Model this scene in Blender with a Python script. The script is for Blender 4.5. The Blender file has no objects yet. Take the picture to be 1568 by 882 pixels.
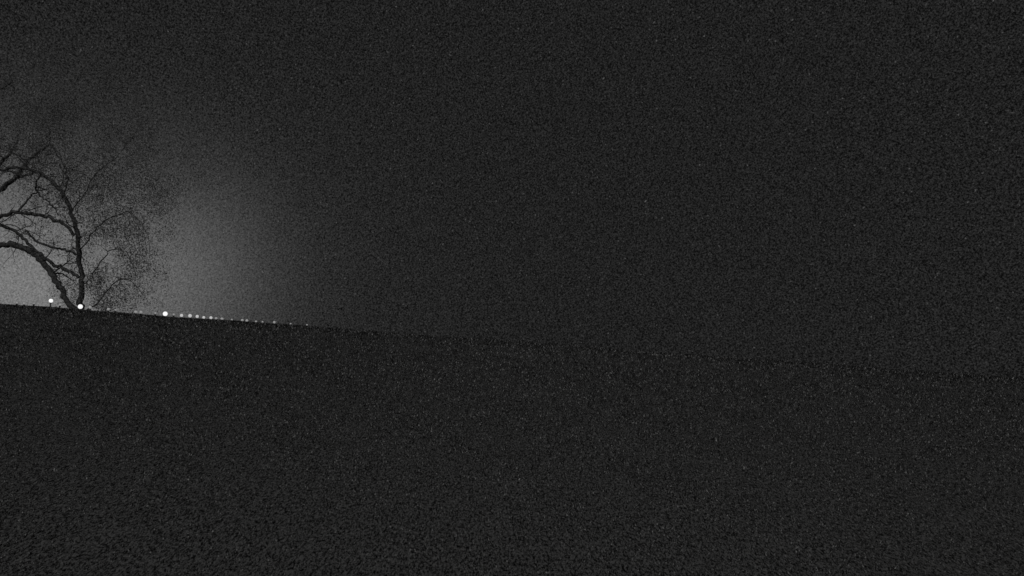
import bpy, math, random
import numpy as np
from mathutils import Matrix, Vector, Euler
random.seed(11); rng=np.random.default_rng(7)
S=bpy.context.scene
S.view_settings.view_transform='Standard'; S.view_settings.look='None'
S.view_settings.exposure=0; S.view_settings.gamma=1
EYE=2.6; LENS=28.0; F=LENS/36*1568
# ---------------- camera
cam_d=bpy.data.cameras.new("camera"); cam=bpy.data.objects.new("camera",cam_d)
S.collection.objects.link(cam); S.camera=cam
cam_d.lens=LENS; cam_d.sensor_width=36; cam_d.clip_end=9000; cam_d.clip_start=0.05
M=Matrix.Rotation(math.radians(90)+math.atan(81/F),4,'X')@Matrix.Rotation(math.radians(4.15),4,'Z')
cam.matrix_world=Matrix.Translation((0,0,EYE))@M
M3=M.to_3x3()
def direction(px,py):
    return (M3@Vector(((px-784)/F,(441-py)/F,-1))).normalized()
def at(px,py,D):
    d=direction(px,py); return Vector((0,0,EYE))+d*(D/d.y)

# ---------------- node helpers
def N(nt,t,**k):
    n=nt.nodes.new(t)
    for a,b in k.items(): setattr(n,a,b)
    return n
def math_n(nt,op,a,b=None,c=None,clamp=False):
    n=N(nt,'ShaderNodeMath',operation=op); n.use_clamp=clamp
    for i,v in enumerate((a,b,c)):
        if v is None: continue
        if isinstance(v,(int,float)): n.inputs[i].default_value=v
        else: nt.links.new(v,n.inputs[i])
    return n.outputs[0]
def noise(nt,vec,scale,detail=2,rough=0.6):
    n=N(nt,'ShaderNodeTexNoise'); n.inputs['Scale'].default_value=scale
    n.inputs['Detail'].default_value=detail; n.inputs['Roughness'].default_value=rough
    nt.links.new(vec,n.inputs['Vector']); return n.outputs['Fac']

# ---------------- world : dim night sky with town sky-glow
W=bpy.data.worlds.new("World"); S.world=W; W.use_nodes=True
nt=W.node_tree; nt.nodes.clear()
out=N(nt,'ShaderNodeOutputWorld'); bg=N(nt,'ShaderNodeBackground')
nt.links.new(bg.outputs[0],out.inputs[0])
tc=N(nt,'ShaderNodeTexCoord'); D=tc.outputs['Generated']
def dot(v):
    n=N(nt,'ShaderNodeVectorMath',operation='DOT_PRODUCT'); nt.links.new(D,n.inputs[0])
    n.inputs[1].default_value=v; return n.outputs['Value']
def lobe(px,py,sx,sy,amp):
    g=direction(px,py); r=g.cross(Vector((0,0,1))).normalized(); u=r.cross(g).normalized()
    a=math_n(nt,'DIVIDE',dot(r),sx/F); b=math_n(nt,'DIVIDE',dot(u),sy/F)
    q=math_n(nt,'ADD',math_n(nt,'MULTIPLY',a,a),math_n(nt,'MULTIPLY',b,b))
    e=math_n(nt,'POWER',math.e,math_n(nt,'MULTIPLY',q,-0.5))
    front=math_n(nt,'GREATER_THAN',dot(g),0.0)
    return math_n(nt,'MULTIPLY',math_n(nt,'MULTIPLY',e,front),amp)
sky=N(nt,'ShaderNodeTexSky',sky_type='NISHITA'); sky.sun_disc=False
sky.sun_elevation=math.radians(40); sky.sun_rotation=math.radians(170)
bw=N(nt,'ShaderNodeRGBToBW'); nt.links.new(sky.outputs[0],bw.inputs[0])
base=math_n(nt,'ADD',math_n(nt,'MULTIPLY',bw.outputs[0],0.00012),0.0133)
glow=math_n(nt,'ADD',lobe(5,440,150,108,0.165),lobe(270,405,82,88,0.030))
glow=math_n(nt,'ADD',glow,lobe(300,370,210,175,0.006))
tot=math_n(nt,'ADD',base,glow)
mp=N(nt,'ShaderNodeMapping'); mp.inputs['Rotation'].default_value=(0.61,0.43,0.87); mp.inputs['Location'].default_value=(3.1,5.7,1.9)
nt.links.new(D,mp.inputs['Vector'])
g1=noise(nt,mp.outputs[0],540,2,0.9)
c=math_n(nt,'SUBTRACT',g1,0.5)
g3=noise(nt,mp.outputs[0],473,0,0.5)
spk=math_n(nt,'MULTIPLY',math_n(nt,'MAXIMUM',math_n(nt,'SUBTRACT',g3,0.75),0.0),0.4)
g2=math_n(nt,'MULTIPLY_ADD',c,2.0,1.0)
tot=math_n(nt,'ADD',math_n(nt,'MULTIPLY',tot,g2),math_n(nt,'MULTIPLY',c,0.092))
tot=math_n(nt,'MAXIMUM',tot,0.003)
tot=math_n(nt,'ADD',tot,spk)
nt.links.new(tot,bg.inputs['Color']); bg.inputs['Strength'].default_value=1.0

# ---------------- added fill lamp, no visible source: lifts ground and trees towards sky brightness
ld=bpy.data.lights.new("added_fill_light",'SUN'); ld.energy=0.35; ld.angle=math.radians(0.5); ld.color=(1,0.995,0.985)
lo=bpy.data.objects.new("added_fill_light",ld); S.collection.objects.link(lo)
lo.rotation_euler=Euler((math.radians(50),0,math.radians(-10)))

# ---------------- materials
def diffuse_mat(name,scale,lo_,hi_,detail=2,rough=0.7,stretch=(1,1,1),contrast=3.0):
    m=bpy.data.materials.new(name); m.use_nodes=True; t=m.node_tree
    b=t.nodes['Principled BSDF']; b.inputs['Roughness'].default_value=1.0
    b.inputs['Specular IOR Level'].default_value=0.0
    geo=N(t,'ShaderNodeNewGeometry'); mp=N(t,'ShaderNodeMapping')
    mp.inputs['Scale'].default_value=stretch
    t.links.new(geo.outputs['Position'],mp.inputs['Vector'])
    f=noise(t,mp.outputs[0],scale,detail,rough)
    f=math_n(t,'MULTIPLY_ADD',math_n(t,'SUBTRACT',f,0.5),contrast,0.5,True)
    v=math_n(t,'MULTIPLY_ADD',f,hi_-lo_,lo_)
    t.links.new(v,b.inputs['Base Color'])
    return m
ground_m=diffuse_mat("field_grass_soil",44,0.0,0.31,3,0.95,(1,0.35,1),5.5)
blade_m=bpy.data.materials.new("grass_blades"); blade_m.use_nodes=True
t=blade_m.node_tree; b=t.nodes['Principled BSDF']; b.inputs['Roughness'].default_value=1; b.inputs['Specular IOR Level'].default_value=0
geo=N(t,'ShaderNodeNewGeometry')
p=math_n(t,'POWER',geo.outputs['Random Per Island'],5.5)
t.links.new(math_n(t,'MULTIPLY_ADD',p,0.95,0.025),b.inputs['Base Color'])
bark_m=diffuse_mat("bark",7,0.06,0.28,2)
leaf_m=diffuse_mat("leaves",8,0.2,0.5,2)
metal_m=diffuse_mat("painted_metal",6,0.1,0.3)
def emis(name,s):
    m=bpy.data.materials.new(name); m.use_nodes=True; b=m.node_tree.nodes['Principled BSDF']
    b.inputs['Base Color'].default_value=(.8,.8,.8,1)
    b.inputs['Emission Color'].default_value=(1,1,1,1); b.inputs['Emission Strength'].default_value=s; return m

def mesh_obj(name,V,Fc,mat,parent=None,smooth=False):
    me=bpy.data.meshes.new(name); me.from_pydata(V,[],Fc); me.update()
    o=bpy.data.objects.new(name,me); S.collection.objects.link(o); me.materials.append(mat)
    if smooth: me.polygons.foreach_set('use_smooth',[True]*len(me.polygons))
    if parent: o.parent=parent
    return o
def empty(name,loc=(0,0,0)):
    e=bpy.data.objects.new(name,None); e.location=loc; S.collection.objects.link(e); return e

# ---------------- ground: grassy bank rising to a crest, low plain beyond
CREST=22.0
def gz(x,y):
    def ss(a,b,v):
        k=np.clip((v-a)/(b-a),0,1); return k*k*(3-2*k)
    up=np.clip((y-6)/(CREST-7),0,1); up=np.where(up>0.85,0.85+0.15*np.sin((up-0.85)/0.15*math.pi/2)*0.9,up)
    z=up*((EYE-0.035)/0.985)
    z=z-ss(CREST+1,CREST+18,y)*4.0
    z=z+0.012*np.sin(x*0.9+1.3*np.sin(y*0.4))+0.008*np.sin(x*2.7+y*1.9)
    return z
ys=np.concatenate([np.linspace(-60,4,14),np.arange(4.5,45,0.3),np.geomspace(46,4000,40)])
xs=np.concatenate([-np.geomspace(4000,31,36),np.arange(-30,30.1,0.5),np.geomspace(31,4000,36)])
X,Y=np.meshgrid(xs,ys); Z=gz(X,Y)
V=np.stack([X,Y,Z],-1).reshape(-1,3); nx=len(xs)
i,j=np.meshgrid(np.arange(nx-1),np.arange(len(ys)-1)); a=(j*nx+i).ravel()
Fc=np.stack([a,a+1,a+1+nx,a+nx],1)
mesh_obj("ground",V.tolist(),Fc.tolist(),ground_m,smooth=True)
# grass
n=340000
gy=rng.uniform(6,CREST+1.5,n); gx=rng.uniform(-0.75,0.75,n)*(gy+1.5)
g_z=gz(gx,gy); h=rng.uniform(0.010,0.038,n)*(0.15+gy/22*1.2); w=rng.uniform(0.010,0.028,n)*(0.1+gy/22*1.4)
an=rng.uniform(0,math.pi*2,n); lx=rng.normal(0,0.4,n)*h; ly=rng.normal(0,0.4,n)*h
P=np.empty((n,3,3)); P[:,0]=np.stack([gx-w/2*np.cos(an),gy-w/2*np.sin(an),g_z-0.005],1)
P[:,1]=np.stack([gx+w/2*np.cos(an),gy+w/2*np.sin(an),g_z-0.005],1)
P[:,2]=np.stack([gx+lx,gy+ly,g_z+h],1)
me=bpy.data.meshes.new("grass"); me.vertices.add(n*3); me.vertices.foreach_set('co',P.ravel())
me.loops.add(n*3); me.loops.foreach_set('vertex_index',np.arange(n*3,dtype=np.int32))
me.polygons.add(n); me.polygons.foreach_set('loop_start',np.arange(0,n*3,3,dtype=np.int32))
me.update(calc_edges=True); me.materials.append(blade_m)
S.collection.objects.link(bpy.data.objects.new("grass",me))

# ---------------- trees
PX=60/F
def tube(V,Fc,pts,rads,seg=7):
    base=len(V)
    for k,p in enumerate(pts):
        tg=(pts[min(k+1,len(pts)-1)]-pts[max(k-1,0)]).normalized()
        a=tg.cross(Vector((0,1,0)) if abs(tg.y)<0.9 else Vector((1,0,0))).normalized(); b=tg.cross(a)
        for s in range(seg):
            q=2*math.pi*s/seg; V.append(tuple(p+(a*math.cos(q)+b*math.sin(q))*rads[k]))
        if k:
            o=base+(k-1)*seg
            for s in range(seg):
                Fc.append((o+s,o+(s+1)%seg,o+seg+(s+1)%seg,o+seg+s))
def spline(P,sub=5):
    out=[]
    for i in range(len(P)-1):
        p0=P[max(i-1,0)];p1=P[i];p2=P[i+1];p3=P[min(i+2,len(P)-1)]
        for s in range(sub):
            t=s/sub
            out.append(0.5*((2*p1)+(p2-p0)*t+(2*p0-5*p1+4*p2-p3)*t*t+(3*p1-p0-3*p2+p3)*t**3))
    out.append(P[-1].copy()); return out
def build_tree(name,limbs,D0,blobs,leafn):
    root=empty(name)
    V=[];Fc=[];tips=[]
    V2=[];F2=[]
    for (pl,w0,w1,dy,twig_n) in limbs:
        pts=[]
        for k,(x,y) in enumerate(pl):
            pts.append(at(x,y,D0+dy*k/(len(pl)-1)))
        sp=spline(pts); m=len(sp)
        jit=[p+Vector((random.gauss(0,.05),random.gauss(0,.05),random.gauss(0,.05))) if 0<k<m-1 else p for k,p in enumerate(sp)]
        R=[(w0+(w1-w0)*k/(m-1))*PX/2*random.uniform(.88,1.12) for k in range(m)]
        tube(V,Fc,jit,R)
        for _ in range(twig_n):
            k=random.randrange(m//4,m); p=jit[k].copy()
            d=Vector((random.gauss(0.15,1),random.gauss(0,0.8),random.gauss(0.5,0.7))).normalized()
            def grow(p,d,L,r,lev):
                st=max(4,int(L/0.25)); q=[p.copy()]; rr=[r]
                for s in range(st):
                    d=(d+Vector((random.gauss(0,.22),random.gauss(0,.2),random.gauss(0,.2)-0.06))).normalized()
                    p=p+d*(L/st); q.append(p.copy()); rr.append(r*(1-0.8*(s+1)/st))
                    if lev<2 and random.random()<0.38:
                        e=(d+Vector((random.gauss(0,.9),random.gauss(0,.7),random.gauss(0,.9)))).normalized()
                        grow(p,e,L*0.5,r*0.55,lev+1)
                tube(V2,F2,q,rr,4); tips.append(p.copy())
            grow(p,d,random.uniform(0.9,2.6),R[k]*0.3+0.009,0)
    mesh_obj("trunk_and_limbs",V,Fc,bark_m,root,True)
    if V2: mesh_obj("twigs",V2,F2,bark_m,root)
    C=[];Sz=[]
    for tp in tips:
        if random.random()<0.4:
            k=random.randint(3,12)
            C.append(np.array(tp)+rng.normal(0,.22,(k,3))); Sz.append(rng.uniform(.03,.08,k))
    for (x,y,rx,ry,dens) in blobs:
        ncl=max(3,int(rx*ry/260))
        cl=[]
        while len(cl)<ncl:
            a,b=random.uniform(-1,1),random.uniform(-1,1)
            if random.random()<1.0-(a*a+b*b): cl.append((x+a*rx,y+b*ry,D0+random.gauss(0,1.8)))
        nc=int(dens*rx*ry/18)
        sp=9 if y>330 else 14
        for _ in range(nc):
            q=random.choice(cl)
            c=at(q[0]+random.gauss(0,sp),q[1]+random.gauss(0,sp*1.2),q[2]+random.gauss(0,.5)); cr=random.uniform(.12,.45)
            k=int(leafn*random.uniform(.2,1.8))
            C.append(np.array(c)+rng.normal(0,1,(k,3))*np.array([cr,cr,cr*1.4])); Sz.append(rng.uniform(.03,.075,k))
    C=np.concatenate(C);Sz=np.concatenate(Sz)[:,None]; n=len(C)
    a=rng.normal(0,1,(n,3)); a/=np.linalg.norm(a,axis=1)[:,None]
    b=np.cross(a,rng.normal(0,1,(n,3))); b/=np.linalg.norm(b,axis=1)[:,None]
    a*=Sz; b*=Sz*0.55
    LV=np.stack([C-a,C+b,C+a,C-b],1).reshape(-1,3); LF=np.arange(n*4).reshape(-1,4)
    mesh_obj("foliage",LV.tolist(),LF.tolist(),leaf_m,root)
limbs1=[
 ([(126,555),(127,515),(124,485),(121,462)],15,9,0,0),
 ([(122,465),(125,430),(119,395),(118,355),(106,320),(90,288),(62,266),(30,256),(-5,262)],8,4,-1.5,14),
 ([(122,480),(104,462),(90,438),(77,415),(60,396),(40,381),(15,374),(-15,379),(-50,395)],8.5,9.5,1.0,2),
 ([(120,425),(100,412),(80,404),(62,389),(40,368),(22,354),(0,345),(-40,335)],5.5,4.5,1.5,7),
 ([(117,390),(100,383),(78,378),(55,368),(38,352)],4,3,-1,8),
 ([(114,360),(100,345),(80,334),(55,328),(25,325),(0,333),(-30,350)],4.5,6,2.0,10),
 ([(96,302),(104,280),(98,255),(80,225),(72,190),(50,160)],2.8,1,2.5,14),
 ([(106,325),(130,295),(150,262),(185,235),(215,190)],1.8,0.7,-2.5,14),
 ([(118,390),(140,360),(165,335),(198,325),(222,350),(230,390)],2.2,0.8,-2,15),
 ([(121,440),(140,425),(158,395),(180,380),(200,395),(207,430)],2.4,0.8,2,15),
 ([(62,268),(55,285),(60,300),(78,312),(90,330)],3,1.5,1,9),
 ([(28,324),(45,300),(60,292),(75,290)],3,1.5,1,6),
 ([(125,480),(150,462),(168,440),(190,425),(212,440)],2.8,1.0,1,12),
]
blobs1=[(165,400,65,80,1.1),(190,345,80,75,.8),(145,450,50,30,1.9),(190,455,42,26,1.7),(105,300,70,60,.7),(70,345,50,36,.3),
 (150,260,120,85,1.3),(110,190,160,100,1.1),(245,290,95,85,.7),(222,420,40,60,.8),(95,380,28,40,.4),(108,445,26,22,1.1),(160,320,90,60,.7),(290,230,80,80,.35),(60,250,90,45,.7)]
build_tree("leaning_tree",limbs1,60,blobs1,16)
limbs2=[
 ([(-112,575),(-110,480),(-104,400),(-94,335),(-90,290)],34,20,0,0),
 ([(-94,340),(-60,322),(-20,302),(10,283),(32,262),(50,240),(75,222)],13,3,-2,9),
 ([(-90,292),(-55,282),(-20,262),(2,248),(16,234),(28,215)],11,3,1.5,9),
 ([(-90,292),(-80,240),(-55,190),(-20,150),(20,125)],14,2,1,9),
 ([(10,283),(25,272),(45,268),(60,262)],5,2.5,-1,9),
 ([(-90,292),(-110,230),(-130,170),(-140,120)],14,2,-2,9),
 ([(-98,360),(-140,330),(-180,290),(-210,240)],13,3,1,9),
]
blobs2=[(30,180,120,80,1.4),(-60,170,120,80,.8),(25,222,55,34,1.1),(90,130,120,70,1.0),(-170,230,80,90,.3)]
build_tree("broad_tree",limbs2,64,blobs2,16)

# ---------------- street lamps on the path beyond the bank
em=[emis("lamp_glass_bright",0.95),emis("lamp_glass",0.45),emis("lamp_glass_dim",0.20)]
def lathe(prof,seg=12):
    V=[];Fc=[]
    for (r,z) in prof:
        for s in range(seg):
            q=2*math.pi*s/seg; V.append((r*math.cos(q),r*math.sin(q),z))
    for k in range(len(prof)-1):
        for s in range(seg):
            Fc.append((k*seg+s,k*seg+(s+1)%seg,(k+1)*seg+(s+1)%seg,(k+1)*seg+s))
    return V,Fc
lamps=[(78,461,3.0,0),(123,470,3.5,0),(253,481,3.5,0),
 (26,464,1.5,2),(37,465,1.7,2),(52,465,1.2,2),(92,467,1.6,2),(138,471,2.2,2),(166,474,2.0,2),(177,475,1.3,2),(208,478,2.2,2),(216,478.5,2.2,2),(238,480,1.5,2),
 (266,482,1.6,2),(278,483.5,2.4,1),(291,484,2.7,1),(302,485,2.4,1),(312,486.5,2.1,1),(323,487,2.3,1),(331,488,2.0,2),(340,489,2.4,2),
 (355,490,1.5,2),(371,491,2.2,2),(378,491.5,2.2,2),(392,493,1.7,2),(402,493.5,1.5,2),(420,494,2.0,2),(445,496.5,1.4,2),(470,498,1.3,2)]
DL=48
for (x,y,r,k) in lamps:
    d=DL+random.uniform(-3,4); c=at(x,y-0.5,d); R=r*d/F
    gzv=float(gz(np.array(c.x),np.array(c.y)))
    root=empty("street_lamp",(c.x,c.y,gzv)); hh=c.z-gzv
    V,Fc=lathe([(0.0,0),(0.12,0),(0.12,0.25),(0.06,0.35),(0.035,hh-R-0.10),(0.06,hh-R-0.04),(0.05,hh-R*0.93),(0,hh-R*0.93)])
    mesh_obj("post",V,Fc,metal_m,root)
    V,Fc=lathe([(R*math.sin(a),hh-R*math.cos(a)) for a in np.linspace(0.05,math.pi-0.05,8)],10)
    mesh_obj("globe",V,Fc,em[k],root,True)
    V,Fc=lathe([(0,hh+R*1.0),(R*0.35,hh+R*0.97),(R*0.2,hh+R*1.12),(0,hh+R*1.2)])
    mesh_obj("cap",V,Fc,metal_m,root)
